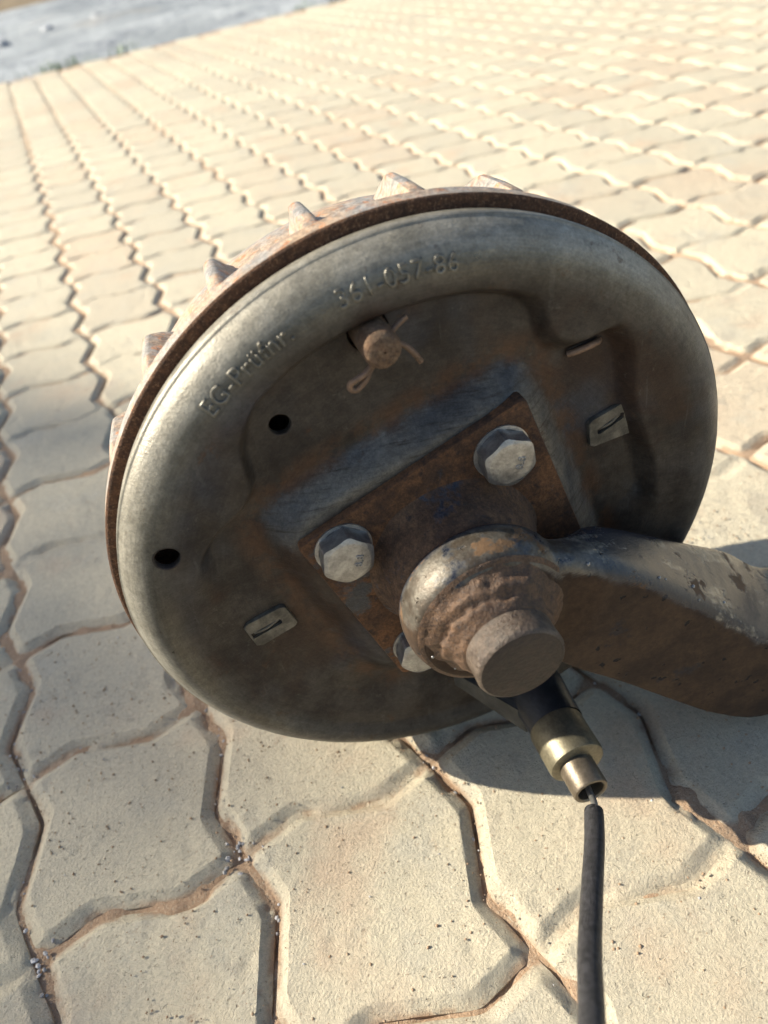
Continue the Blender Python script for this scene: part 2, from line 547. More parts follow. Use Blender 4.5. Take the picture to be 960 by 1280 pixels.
def in_view(c, r):
    best = None
    for ds in (0, 0.5, 1):
        for dt in (0, 1, 2):
            v = Vector(((c + ds) * CELL, (r + dt) * CELL, 0)) - camp
            zc = v.dot(fwd)
            if zc <= 0.02:
                continue
            x = 480 + 930.42 * v.dot(right) / zc
            y = 640 + 930.42 * v.dot(down) / zc
            if -15 <= x <= 975 and -15 <= y <= 1295:
                best = zc if best is None else min(best, zc)
    return best


seen = sorted((d, c, r) for (c, r) in cells for d in [in_view(c, r)] if d)
near = seen[:300]
near_set = {(c, r) for _, c, r in near}
rp = random.Random(11)
for i, (d, c, r) in enumerate(near):
    me = variants[rp.randrange(8)] if d < 1.3 else coarse
    o = bpy.data.objects.new('paver', me)
    o.location = (c * CELL, r * CELL, rp.uniform(-0.0008, 0.0008))
    o.rotation_euler = (rp.uniform(-0.004, 0.004), rp.uniform(-0.004, 0.004), 0)
    link(o, pavement)
rest = [(c, r) for (c, r) in cells if (c, r) not in near_set]
off = np.array([(c * CELL, r * CELL, rp.uniform(-0.0008, 0.0008)) for c, r in rest])
Vr = (Vc[None] + off[:, None]).reshape(-1, 3)
Fr = (Fc[None] + (np.arange(len(rest)) * len(Vc))[:, None, None]).reshape(-1, 4)
far_pavers = link(bpy.data.objects.new('paver_field', make_mesh('paver_field', Vr, Fr, M['paver'], 50)), pavement)
far_pavers['kind'] = 'stuff'

# the rough grey ground beyond the paving, out to the horizon
gxx = np.unique(np.concatenate([np.linspace(-600, -12, 14), np.linspace(-12, 30, 130), np.linspace(30, 600, 14)]))
gyy = np.unique(np.concatenate([np.linspace(-300, -2, 8), np.linspace(-2, Y_END * CELL, 3), np.linspace(Y_END * CELL, 18, 90), np.linspace(18, 900, 14)]))
X, Y = np.meshgrid(gxx, gyy, indexing='ij')
Zg = np.where(Y > Y_END * CELL + 0.03, -0.02 + 0.10 * fbm(X * 1.1, Y * 1.1, 5, 4) * sstep(Y, Y_END * CELL, Y_END * CELL + 1.2), -0.06)
idx = np.arange(X.size).reshape(X.shape)
Fg = np.stack([idx[:-1, :-1], idx[1:, :-1], idx[1:, 1:], idx[:-1, 1:]], -1).reshape(-1, 4)
ground = link(bpy.data.objects.new('ground', make_mesh('ground', np.stack([X, Y, Zg], -1).reshape(-1, 3), Fg, M['ground'])))
tag(ground, kind='structure')

# low bank of brown soil far behind the grey ground
bx = np.linspace(-60, 60, 80)
by = np.linspace(12.6, 60, 40)
X, Y = np.meshgrid(bx, by, indexing='ij')
Zb = -0.16 + 0.6 * sstep(Y, 12.6, 16) + 0.25 * fbm(X * 0.3, Y * 0.3, 9, 4)
idx = np.arange(X.size).reshape(X.shape)
Fb = np.stack([idx[:-1, :-1], idx[1:, :-1], idx[1:, 1:], idx[:-1, 1:]], -1).reshape(-1, 4)
bank = link(bpy.data.objects.new('soil_bank', make_mesh('soil_bank', np.stack([X, Y, Zb], -1).reshape(-1, 3), Fb, M['soil'])))
tag(bank, kind='structure')


# ================================================================ BRAKE DRUM ASSEMBLY
ZC = 0.14821
AX = -0.11812
axle = bpy.data.objects.new('brake_drum_assembly', None)
link(axle)
axle.location = (0.25972, 0.01118, 0)
axle.rotation_euler = (0, 0, AX)
tag(axle, 'rusty trailer drum brake standing on edge with backing plate, trailing arm and cable', 'brake drum')


def P(u, v, w):
    """plate coordinates in mm: u right, v up, w along the axle towards the viewer."""
    return (u * 0.001, -w * 0.001, v * 0.001 + ZC)


def lathe(name, prof, mat, parent, center=(0, 0), n=96, cap0=False, cap1=False, auto=35, fn=None):
    V, F = [], []
    for (r, w) in prof:
        for k in range(n):
            a = 2 * math.pi * k / n
            rr, ww = (r, w) if fn is None else fn(r, w, a)
            V.append(P(center[0] + rr * math.cos(a), center[1] + rr * math.sin(a), ww))
    for i in range(len(prof) - 1):
        for k in range(n):
            k2 = (k + 1) % n
            F.append((i * n + k, i * n + k2, (i + 1) * n + k2, (i + 1) * n + k))
    if cap0:
        F.append(tuple(range(n - 1, -1, -1)))
    if cap1:
        b = (len(prof) - 1) * n
        F.append(tuple(b + k for k in range(n)))
    return mesh_obj(name, V, F, mat, parent, True, auto)


def catmull(pts, sub=6):
    pts = [Vector(p) for p in pts]
    out = []
    for i in range(len(pts) - 1):
        p0, p1, p2, p3 = pts[max(i - 1, 0)], pts[i], pts[i + 1], pts[min(i + 2, len(pts) - 1)]
        for k in range(sub):
            t = k / sub
            out.append(0.5 * ((2 * p1) + (p2 - p0) * t + (2 * p0 - 5 * p1 + 4 * p2 - p3) * t * t + (3 * p1 - p0 - 3 * p2 + p3) * t ** 3))
    out.append(pts[-1])
    return out


def tube(name, pts, rad, mat, parent, n=14, sub=6, cap=True):
    c = catmull(pts, sub)
    V, F = [], []
    N = len(c)
    nrm = None
    for i, p in enumerate(c):
        tdir = (c[min(i + 1, N - 1)] - c[max(i - 1, 0)]).normalized()
        if nrm is None:
            nrm = tdir.orthogonal().normalized()
        nrm = (nrm - tdir * nrm.dot(tdir)).normalized()
        bn = tdir.cross(nrm)
        r = rad(i / (N - 1)) if callable(rad) else rad
        for k in range(n):
            a = 2 * math.pi * k / n
            V.append(p + (nrm * math.cos(a) + bn * math.sin(a)) * r)
    for i in range(N - 1):
        for k in range(n):
            k2 = (k + 1) % n
            F.append((i * n + k, i * n + k2, (i + 1) * n + k2, (i + 1) * n + k))
    if cap:
        F.append(tuple(range(n - 1, -1, -1)))
        F.append(tuple((N - 1) * n + k for k in range(n)))
    return mesh_obj(name, V, F, mat, parent, True, 50)


# ---- drum: rim, body, ribs
drum_prof = [(118, -11.5), (147.2, -11.5), (148.0, -12.3), (148.0, -20.5), (147.4, -21.5), (142, -23), (138.5, -27), (136.5, -40),
             (134.5, -70), (132, -82), (126, -90), (106, -96), (60, -98), (42, -104), (40, -128), (30, -132)]
drum = lathe('drum', drum_prof, M['drum'], axle, n=180, cap1=True, auto=30,
             fn=lambda r, w, a: (r + (0.25 * mnoise.noise((math.cos(a) * 9, math.sin(a) * 9, w * .1)) if r > 130 else 0), w))
face = lathe('rim_face', [(116, -11.2), (146.9, -11.2), (147.7, -11.6), (148.1, -12.2)], M['lip'], drum, n=220, auto=60)
NR = 22
rib_v, rib_f = [], []
# one tapering rib, built at the top of the drum (u = tangential, v = radial)
secs = [(-20.5, 147.2, 3.0, 8.5), (-25, 148.0, 3.2, 9.5), (-40, 147.8, 2.8, 8.5), (-56, 146.6, 2.6, 8.0), (-68, 140.0, 2.0, 6.0)]
for (w, top, ht, hb) in secs:
    base = 133.0
    for (uu, vv) in ((-hb, base), (-ht * 1.6, base + (top - base) * 0.55), (-ht, top - 0.7), (-ht * 0.3, top), (ht * 0.5, top - 0.1), (ht, top - 1.0), (ht * 1.7, base + (top - base) * 0.5), (hb, base)):
        rib_v.append((uu * 0.001, -w * 0.001, vv * 0.001))
for i in range(len(secs) - 1):
    for k in range(7):
        rib_f.append((i * 8 + k, i * 8 + k + 1, (i + 1) * 8 + k + 1, (i + 1) * 8 + k))
rib_f.append(tuple(range(7, -1, -1)))
rib_f.append(tuple(32 + k for k in range(8)))
rib_me = bpy.data.meshes.new('rib')
rib_me.from_pydata(rib_v, [], rib_f)
rib_me.materials.append(M['drum'])
rib_me.polygons.foreach_set('use_smooth', [True] * len(rib_me.polygons))
rib_me.set_sharp_from_angle(angle=math.radians(45))
for k in range(NR):
    ang = math.radians(83.7 + k * 360 / NR) - math.pi / 2
    o = bpy.data.objects.new('rib', rib_me)
    o.location = (0, 0, ZC)
    o.rotation_euler = (0, -ang, 0)
    link(o, drum)

# ---- backing plate: a pressed sheet with ring, lobes, pad and holes
tabR = [(0, 106), (15, 102), (28, 104), (40, 117), (46, 121), (51, 105), (58, 103), (66, 118), (75, 119.5), (110, 119.5), (125, 119),
        (133, 112), (140, 100), (147, 99), (153, 106), (160, 112), (168, 113), (180, 114), (200, 112), (240, 113), (300, 112), (340, 110), (360, 106)]
_td = np.arange(0, 360, 1.0)
_ri = np.interp(_td, [a for a, _ in tabR], [b for _, b in tabR])
_kk = np.hanning(9)
_kk /= _kk.sum()
_ri = np.convolve(np.concatenate([_ri[-8:], _ri, _ri[:8]]), _kk, 'same')[8:-8]
ring_r = [0, 100, 112, 118, 122, 126, 130, 134, 137.5, 140.5, 142.6, 143.9]
ring_w = [8.0, 8.0, 8.6, 9.6, 10.4, 10.8, 10.5, 9.4, 7.5, 4.8, 1.8, -1.5]
_rr = np.linspace(0, 146, 731)
_rw = np.interp(_rr, ring_r, ring_w)
_k2 = np.hanning(27)
_k2 /= _k2.sum()
_rw = np.convolve(np.pad(_rw, 13, mode='reflect', reflect_type='odd'), _k2, 'valid')
PH = math.radians(17)


def plate_w(u, v):
    r = np.hypot(u, v)
    th = np.degrees(np.arctan2(v, u)) % 360
    rin = np.interp(th, np.append(_td, 360), np.append(_ri, _ri[0]))
    ring = np.interp(r, _rr, _rw)
    ring = ring * (1 - 0.45 * sstep(th, 158, 185) * (1 - sstep(th, 335, 360)) * (1 - sstep(r, 122, 134)))
    wid = 5.0 + 16.0 * sstep(th, 158, 178) * (1 - sstep(th, 345, 358)) + 3.5 * sstep(th, 352, 360) + 3.5 * (1 - sstep(th, 62, 72))
    k = sstep(r, rin - wid, rin + 0.3 + 0.3 * (wid - 5))
    floor = 0.0 + 0.35 * fbm(u * 0.05 + 9, v * 0.05, 3, 2)
    w = floor * (1 - k) + ring * k
    a = u * math.cos(PH) + v * math.sin(PH)
    b = -u * math.sin(PH) + v * math.cos(PH)
    q = (np.abs(a) ** 7 + np.abs(b) ** 7) ** (1 / 7)
    pad = 11.0 * (1 - sstep(q, 56, 72))
    w = np.maximum(w, pad) + 0.0
    # shallow dimples round the pressed features
    for (cu, cv, rr, dw) in ((-62, -66, 13, 1.8), (-100, 70, 9, 1.2), (-72, 98, 8, 1.2), (20, 112, 7, -0.9), (95, -40, 15, 1.4), (-30, -100, 12, 1.5), (48, -95, 12, -1.2)):
        w = w + dw * np.exp(-((u - cu) ** 2 + (v - cv) ** 2) / (2 * (rr * 0.6) ** 2))
    return w + 0.22 * fbm(u * 0.09, v * 0.09, 31, 3)


NT = 540
rs = np.concatenate([np.linspace(20, 98, 60)[:-1], np.linspace(98, 140, 52)[:-1], np.linspace(140, 143.9, 10)])
TH = np.linspace(0, 2 * math.pi, NT, endpoint=False)
Rg, Tg = np.meshgrid(rs, TH, indexing='ij')
U, W_ = Rg * np.cos(Tg), None
Vv = Rg * np.sin(Tg)
HOLES = [(-58.4, 82.3, 4.7), (-116.8, 45.0, 5.4), (-17.2, 109.5, 8.3)]
for (hu, hv, hr) in HOLES:
    d = np.hypot(U - hu, Vv - hv)
    sel = (d > hr * 0.62) & (d < hr + 0.75)
    U = np.where(sel, hu + (U - hu) * hr / d, U)
    Vv = np.where(sel, hv + (Vv - hv) * hr / d, Vv)
Wg = plate_w(U, Vv)
V = np.stack([U * 0.001, -Wg * 0.001, Vv * 0.001 + ZC], -1)
# turned back edge
edge = []
for (r, w) in ((144.0, -4.5), (143.6, -8.0), (142.6, -10.0)):
    edge.append(np.stack([r * np.cos(TH) * 0.001, np.full(NT, -w * 0.001), r * np.sin(TH) * 0.001 + ZC], -1))
V = np.concatenate([V, np.array(edge)], 0)
nr = V.shape[0]
idx = np.arange(nr * NT).reshape(nr, NT)
nx = np.roll(idx, -1, 1)
F = np.stack([idx[:-1], nx[:-1], nx[1:], idx[1:]], -1).reshape(-1, 4)
fu = np.concatenate([U, U[-1:], U[-1:], U[-1:]], 0).ravel()[F].mean(1)
fv = np.concatenate([Vv, Vv[-1:], Vv[-1:], Vv[-1:]], 0).ravel()[F].mean(1)
keep = np.ones(len(F), bool)
for (hu, hv, hr) in HOLES:
    keep &= np.hypot(fu - hu, fv - hv) > hr * 0.985
F = F[keep]
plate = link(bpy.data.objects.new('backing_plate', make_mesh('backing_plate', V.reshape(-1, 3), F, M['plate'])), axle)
# where the sheet is rubbed bright (the pad's slope) and the ring's zinc, painted darker on the side away from the sun
uu_ = np.concatenate([U, U[-1:], U[-1:], U[-1:]], 0).ravel()
vv_ = np.concatenate([Vv, Vv[-1:], Vv[-1:], Vv[-1:]], 0).ravel()
a_ = uu_ * math.cos(PH) + vv_ * math.sin(PH)
b_ = -uu_ * math.sin(PH) + vv_ * math.cos(PH)
q_ = (np.abs(a_) ** 7 + np.abs(b_) ** 7) ** (1 / 7)
wear = sstep(q_, 50, 57) * (1 - sstep(q_, 66, 72)) * sstep(vv_ * 1.0 + uu_ * 0.55, -22, 6)
r_ = np.hypot(uu_, vv_)
th_ = np.degrees(np.arctan2(vv_, uu_)) % 360
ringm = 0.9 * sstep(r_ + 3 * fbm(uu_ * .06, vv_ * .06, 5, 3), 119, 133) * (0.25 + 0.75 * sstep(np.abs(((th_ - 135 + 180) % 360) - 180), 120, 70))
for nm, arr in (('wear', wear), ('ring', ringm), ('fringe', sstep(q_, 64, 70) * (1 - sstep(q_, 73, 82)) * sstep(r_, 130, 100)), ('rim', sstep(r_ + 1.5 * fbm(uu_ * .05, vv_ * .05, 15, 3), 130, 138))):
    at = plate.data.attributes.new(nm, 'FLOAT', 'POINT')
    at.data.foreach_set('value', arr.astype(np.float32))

# rolled lips inside the holes
for (hu, hv, hr) in HOLES:
    w0 = float(plate_w(np.array([hu]), np.array([hv]))[0])
    n = 40
    Vh, Fh = [], []
    for (dr, dw) in ((0.5, 0.0), (0.0, 0.12), (-0.35, -0.3), (-0.4, -3.0)):
        for k in range(n):
            a = 2 * math.pi * k / n
            uu, vv = hu + (hr + dr) * math.cos(a), hv + (hr + dr) * math.sin(a)
            wl = float(plate_w(np.array([uu]), np.array([vv]))[0])
            Vh.append(P(uu, vv, wl + dw))
    for i in range(3):
        for k in range(n):
            Fh.append((i * n + k, i * n + (k + 1) % n, (i + 1) * n + (k + 1) % n, (i + 1) * n + k))
    mesh_obj('hole_edge', Vh, Fh, M['plate'], plate)
# brake shoe webs seen dark through the holes
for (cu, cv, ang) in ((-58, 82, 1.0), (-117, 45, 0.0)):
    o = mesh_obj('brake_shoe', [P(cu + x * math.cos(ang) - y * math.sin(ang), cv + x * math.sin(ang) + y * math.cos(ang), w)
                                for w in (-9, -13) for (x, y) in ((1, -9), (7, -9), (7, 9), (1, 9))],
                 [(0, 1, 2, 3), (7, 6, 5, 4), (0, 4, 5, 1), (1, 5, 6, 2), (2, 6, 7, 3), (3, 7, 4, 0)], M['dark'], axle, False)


# stamped lettering, bent along the ring
def text_mesh(body):
    cu = bpy.data.curves.new('t', 'FONT')
    cu.body = body
    cu.size = 1.0
    cu.extrude = 0.0
    cu.resolution_u = 4
    cu.offset = 0.008
    cu.space_character = 1.06
    o = bpy.data.objects.new('t', cu)
    COL.objects.link(o)
    dg = bpy.context.evaluated_depsgraph_get()
    me = bpy.data.meshes.new_from_object(o.evaluated_get(dg))
    bpy.data.objects.remove(o)
    bm = bmesh.new()
    bm.from_mesh(me)
    bmesh.ops.triangulate(bm, faces=bm.faces[:])
    bmesh.ops.subdivide_edges(bm, edges=[e for e in bm.edges if e.calc_length() > 0.18], cuts=2)
    ext = bmesh.ops.extrude_face_region(bm, geom=bm.faces[:])
    top = {v for v in ext['geom'] if isinstance(v, bmesh.types.BMVert)}
    for v in bm.verts:
        v.co.z = 1.0 if v in top else 0.0
    bmesh.ops.triangulate(bm, faces=bm.faces[:])
    bm.to_mesh(me)
    bm.free()
    return me


def arc_text(name, body, a0, a1, r0, height, proud, mat):
    me = text_mesh(body)
    xs = [v.co.x for v in me.vertices]
    x0, x1 = min(xs), max(xs)
    for v in me.vertices:
        a = math.radians(a0 + (a1 - a0) * (v.co.x - x0) / (x1 - x0))
        r = r0 + v.co.y / 0.7 * height
        uu, vv = r * math.cos(a), r * math.sin(a)
        wl = float(plate_w(np.array([uu]), np.array([vv]))[0])
        v.co = P(uu, vv, wl + (proud if v.co.z > 0.5 else -0.35))
    me.materials.clear()
    me.materials.append(mat)
    at = me.attributes.new('ring', 'FLOAT', 'POINT')
    at.data.foreach_set('value', np.full(len(me.vertices), 0.9, np.float32))
    at = me.attributes.new('rim', 'FLOAT', 'POINT')
    at.data.foreach_set('value', np.full(len(me.vertices), 0.25, np.float32))
    return link(bpy.data.objects.new(name, me), plate)


arc_text('stamped_lettering', 'EG-Prüfnr.', 128.9, 110.6, 128.2, 6.4, 0.72, M['plate'])
arc_text('stamped_number', '361-057-86', 102.2, 82.5, 128.2, 6.6, 0.72, M['plate'])


# ---- spring clips in their slots
def clip(pts, slot, name='spring_clip', mat=None, th=2.2):
    """flat clip from an outline in (u, v) with a slit through it."""
    n = len(pts)
    cu = sum(p[0] for p in pts) / n
    cv = sum(p[1] for p in pts) / n
    # rounded outline
    out = []
    for i in range(n):
        p0, p1, p2 = pts[i - 1], pts[i], pts[(i + 1) % n]
        for t in (0.24, 0.10):
            out.append((p1[0] + (p0[0] - p1[0]) * t, p1[1] + (p0[1] - p1[1]) * t))
        for t in (0.10, 0.24):
            out.append((p1[0] + (p2[0] - p1[0]) * t, p1[1] + (p2[1] - p1[1]) * t))
    (s0u, s0v), (s1u, s1v) = slot
    du, dv = s1u - s0u, s1v - s0v
    L = math.hypot(du, dv)
    du, dv = du / L, dv / L
    m = len(out)
    inner = []
    for (a, b) in out:
        al = max(0, min(L, (a - s0u) * du + (b - s0v) * dv))
        qu, qv = s0u + du * al, s0v + dv * al
        d = math.hypot(a - qu, b - qv)
        rr_ = 1.7
        inner.append((qu + (a - qu) / d * rr_, qv + (b - qv) / d * rr_))
    V, F = [], []
    base = lambda a, b: float(plate_w(np.array([a]), np.array([b]))[0])
    wc = base(cu, cv)
    for ring, dw in ((out, 0.0), (out, th - 0.4), ([(a + (cu - a) * 0.03, b + (cv - b) * 0.03) for a, b in out], th), (inner, th), (inner, 0.1)):
        for (a, b) in ring:
            V.append(P(a, b, wc + dw))
    for i in range(4):
        for k in range(m):
            F.append((i * m + k, i * m + (k + 1) % m, (i + 1) * m + (k + 1) % m, (i + 1) * m + k))
    o = mesh_obj(name, V, F, mat or M['tab'], plate, True, 40)
    F2 = [tuple(range(m))]
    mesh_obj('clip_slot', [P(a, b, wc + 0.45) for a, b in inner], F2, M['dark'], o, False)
    # the bent wire of the spring inside the slit
    tube('spring_wire', [P(s0u + du * t * L, s0v + dv * t * L, wc + h) for t, h in ((0.0, -0.4), (0.25, 1.0), (0.6, 1.3), (1.0, 0.0))], 0.0009,
         mat or M['tab'], o, 8, 4)
    return o


clip([(-101.5, -12.5), (-80.5, -8.0), (-76.5, -22.5), (-98.3, -29.0)], ((-98.5, -20.4), (-85.2, -17.0)))
clip([(73.0, 38.0), (93.0, 43.5), (96.0, 25.0), (74.0, 23.5)], ((79.0, 31.4), (89.5, 36.0)))
# slit with a rusty spring end
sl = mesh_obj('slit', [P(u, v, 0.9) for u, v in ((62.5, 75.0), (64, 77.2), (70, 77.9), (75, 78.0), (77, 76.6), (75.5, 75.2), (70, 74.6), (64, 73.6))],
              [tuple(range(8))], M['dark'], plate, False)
tube('spring_end', [P(63.5, 74.6, 0.8), P(66, 75.2, 1.8), P(72, 76.1, 2.3), P(77, 76.6, 1.6), P(78.0, 76.6, 0.2)], 0.0015, M['wirepin'], plate, 10, 4)

# ---- anchor pin with a split pin through it
lathe('anchor_pin', [(7.2, -10), (7.2, 4), (7.1, 17.5), (6.6, 19.0), (5.2, 19.9), (3.0, 20.3), (0.4, 20.4)], M['pin'], axle, center=(-17.0, 109.6), n=40, auto=50,
      fn=lambda r, w, a: (r + 0.22 * mnoise.noise((math.cos(a) * 2, math.sin(a) * 2, w * .3)), w + (0.5 * mnoise.noise((math.cos(a) * r * .4, math.sin(a) * r * .4, 3)) if w > 18 else 0)))
tube('split_pin', [P(-4.2, 114.6, 8), P(-8, 113.4, 9.5), P(-12, 111.2, 11), P(-18, 107, 13.5), P(-22.0, 103.6, 15.5), P(-25.4, 101.9, 17), P(-28.6, 101.4, 18), P(-30.8, 99.8, 17),
                   P(-31.0, 97.6, 16.6), P(-29.0, 96.4, 16.3), P(-26.8, 97.6, 16.2), P(-24.6, 99.6, 16.4), P(-21.6, 103.0, 15.4), P(-17, 107.5, 14.4), P(-11.5, 109.0, 14.4), P(-7.8, 107.0, 15), P(-5.2, 103.6, 15.5), P(-3.0, 99.2, 15)],
     0.00115, M['wirepin'], axle, 12, 6)

# ---- flange: square plate welded on the axle end, held by four bolts
fl_half, fl_c = 54.0, 3.0
FA = math.radians(17)


def sq(a, b):
    return 1.0 + (a * 52.25 - b * 15.75) / 54, 1.0 + (a * 19.0 + b * 50.5) / 54


ring0 = []
for (sx, sy) in ((1, 1), (-1, 1), (-1, -1), (1, -1)):
    base_a = math.atan2(sy, sx) - math.pi / 4
    for k in range(5):
        an = base_a + k * math.pi / 8
        ring0.append((sx * (fl_half - fl_c) + fl_c * math.cos(an), sy * (fl_half - fl_c) + fl_c * math.sin(an)))
V, F = [], []
m = len(ring0)
for (sc, w) in ((1.0, 8.0), (1.0, 14.2), (0.99, 15.2)):
    for (a, b) in ring0:
        V.append(P(*sq(a * sc, b * sc), w))
for i in range(2):
    for k in range(m):
        F.append((i * m + k, i * m + (k + 1) % m, (i + 1) * m + (k + 1) % m, (i + 1) * m + k))
F.append(tuple(2 * m + k for k in range(m)))
mesh_obj('flange_plate', V, F, M['flange'], axle, True, 30)

bolt_txt = text_mesh('8.8')
for bi, (bu, bv, rz) in enumerate(((-48.3, 25.2, 0.35), (25.6, 47.9, 0.62), (-25.4, -48.0, 0.2), (48.3, -25.2, 0.5))):
    b = bpy.data.objects.new('hex_bolt', None)
    link(b, axle)
    V, F = [], []
    rc = 12.3
    n = 48
    def hexr(a):
        a = (a - rz) % (math.pi / 3) - math.pi / 6
        return rc * math.cos(math.pi / 6) / math.cos(a)
    prof = [('h', 1.0, 15.2), ('h', 1.0, 21.8), ('m', 0.0, 24.6), ('c', 0.90, 25.2), ('c', 0.86, 25.3), ('c', 0.0001, 25.35)]
    for (kd, f, w) in prof:
        for k in range(n):
            a = 2 * math.pi * k / n
            if kd == 'h':
                r = hexr(a)
                ww = w if w < 16 else 25.0 - (r - rc * 0.866) * 1.0 - 0.6
            elif kd == 'm':
                r = min(hexr(a), rc * 0.95)
                ww = 25.0 - (r - rc * 0.866) * 0.55 - 0.2
            else:
                r = rc * 0.866 * f
                ww = w
            V.append(P(bu + r * math.cos(a), bv + r * math.sin(a), ww))
    for i in range(len(prof) - 1):
        for k in range(n):
            F.append((i * n + k, i * n + (k + 1) % n, (i + 1) * n + (k + 1) % n, (i + 1) * n + k))
    mesh_obj('bolt_head', V, F, M['bolt'], b, True, 22)
    lathe('washer_face', [(12.6, 15.1), (12.6, 15.9), (11.0, 16.1)], M['bolt'], b, center=(bu, bv), n=40)
    if bi < 2:
        tm = bolt_txt.copy()
        for v in tm.vertices:
            x, y = (v.co.x - 0.55) * 5.0, (v.co.y - 0.35) * 5.0 - 4.0
            ca, sa = math.cos(1.25), math.sin(1.25)
            v.co = P(bu + x * ca - y * sa, bv + x * sa + y * ca, 25.35 + (0.3 if v.co.z > 0.5 else -0.2))
        tm.materials.clear()
        tm.materials.append(M['bolt'])
        link(bpy.data.objects.new('bolt_grade_mark', tm), b)

# ---- collar between flange and arm eye
lathe('collar', [(41, 14.8), (38.5, 17), (36.5, 22), (35.0, 29), (34.0, 34), (31.5, 36.5), (31, 42)], M['collar'], axle, n=110, auto=60,
      fn=lambda r, w, a: (r + 0.9 * mnoise.noise((math.cos(a) * 2.5, math.sin(a) * 2.5, w * .12)), w))

# ---- trailing arm with its forged eye (one remeshed solid)
bm = bmesh.new()


def bm_lathe(prof, n=72):
    rings = []
    for (r, w) in prof:
        rings.append([bm.verts.new(P(r * math.cos(2 * math.pi * k / n), r * math.sin(2 * math.pi * k / n), w)) for k in range(n)])
    for i in range(len(rings) - 1):
        for k in range(n):
            bm.faces.new((rings[i][k], rings[i][(k + 1) % n], rings[i + 1][(k + 1) % n], rings[i + 1][k]))
    bm.faces.new(rings[0][::-1])
    bm.faces.new(rings[-1])


bm_lathe([(30, 37.5), (33.5, 38.0), (35.6, 40.5), (36.3, 46), (36.0, 52), (34.2, 57), (31.0, 60), (26.5, 61.3), (20, 61.3)])
# sections: front-top, front-bottom, back-bottom, back-top
secs = [((4, 33, 56), (10, -33, 57), (12, -31, 40), (18, 26, 39)),
        ((28.5, 22.6, 59), (24, -42, 60), (30, -40, 40), (40.3, 13.0, 36)),
        ((43.2, 14.2, 61), (38, -56, 61), (44, -54, 34), (56, 9.5, 30)),
        ((62.4, 0.8, 63), (60, -76.2, 62), (64, -74, 30), (74, -2.5, 26)),
        ((93.7, -28.3, 66), (90.3, -105.7, 65), (100, -103, 24), (114.1, -33.0, 20)),
        ((115, -49.5, 68), (112, -124.5, 68), (124, -122, 20), (146, -57, 16)),
        ((131, -66.0, 70), (141, -141.5, 70), (152, -138, 18), (177, -87.0, 12)),
        ((156, -82, 71), (182, -143, 71), (192, -140, 18), (214, -95, 12)),
        ((205, -88, 71), (222, -141, 71), (230, -138, 20), (252, -96, 14))]


def rsec(c, k=0.26):
    """rounded quadrilateral section with 24 points"""
    out = []
    c = [Vector(P(*p)) for p in c]
    for i in range(4):
        p0, p1, p2 = c[i - 1], c[i], c[(i + 1) % 4]
        rad = 0.010
        d0, d2 = (p0 - p1), (p2 - p1)
        a = p1 + d0.normalized() * min(rad, d0.length * 0.42)
        b = p1 + d2.normalized() * min(rad, d2.length * 0.42)
        for j in range(6):
            t = j / 5
            out.append(a * (1 - t) ** 2 + p1 * 2 * t * (1 - t) + b * t * t)
    return out


rows = [rsec(s) for s in secs]
# smooth the stations along the arm
fine_rows = []
for i in range(len(rows) - 1):
    for k in range(4):
        t = k / 4
        r0, r1, r2, r3 = rows[max(i - 1, 0)], rows[i], rows[i + 1], rows[min(i + 2, len(rows) - 1)]
        fine_rows.append([0.5 * ((2 * b) + (c - a) * t + (2 * a - 5 * b + 4 * c - d) * t * t + (3 * b - a - 3 * c + d) * t ** 3)
                          for a, b, c, d in zip(r0, r1, r2, r3)])
fine_rows.append(rows[-1])
rv = [[bm.verts.new(p) for p in row] for row in fine_rows]
for i in range(len(rv) - 1):
    for k in range(24):
        bm.faces.new((rv[i][k], rv[i][(k + 1) % 24], rv[i + 1][(k + 1) % 24], rv[i + 1][k]))
bm.faces.new(rv[0][::-1])
bm.faces.new(rv[-1])
bmesh.ops.recalc_face_normals(bm, faces=bm.faces[:])
me = bpy.data.meshes.new('trailing_arm')
bm.to_mesh(me)
bm.free()
arm = bpy.data.objects.new('trailing_arm', me)
COL.objects.link(arm)
md = arm.modifiers.new('r', 'REMESH')
md.mode = 'VOXEL'
md.voxel_size = 0.0011
ms = arm.modifiers.new('s', 'SMOOTH')
ms.iterations = 7
ms.factor = 0.5
dg = bpy.context.evaluated_depsgraph_get()
me2 = bpy.data.meshes.new_from_object(arm.evaluated_get(dg))
arm.modifiers.clear()
arm.data = me2
arm.data.materials.clear()
arm.data.materials.append(M['arm'])
arm.data.polygons.foreach_set('use_smooth', [True] * len(arm.data.polygons))
arm.parent = axle

# ---- stub shaft, weld and spatter
stub = lathe('stub_shaft', [(19.5, 60), (18.6, 66), (18.3, 78), (18.4, 82.4), (17.9, 83.6), (17.0, 84.2)], M['stub'], axle, n=80, auto=40)
lathe('shaft_end', [(17.3, 83.95), (16.6, 84.35), (8, 84.4), (0.01, 84.4)], M['stubend'], stub, n=80, auto=60)
# weld fillet: a lumpy bead that runs from the eye's face up on to the shaft


def weld_fn(r, w, a):
    k = max(0.0, math.sin(math.pi * min(1, max(0, (w - 58.5) / 13.0))))
    lump = 3.0 * mnoise.noise((math.cos(a) * 1.7, math.sin(a) * 1.7, w * .07)) + 1.6 * mnoise.noise((math.cos(a) * 5, math.sin(a) * 5, w * .25 + 4))
    crease = -2.8 * math.exp(-((w - 64.5 - 4.0 * math.sin(a * 1.0 + 0.5)) / 1.3) ** 2) * (0.4 + 0.6 * math.sin(a - 0.6) ** 2)
    rip = 0.13 * math.sin(a * 34 + 6 * math.sin(a * 2) + w * 0.7)
    return r + k * (lump + crease + rip) + 1.5 * k * math.cos(a - 2.3), w


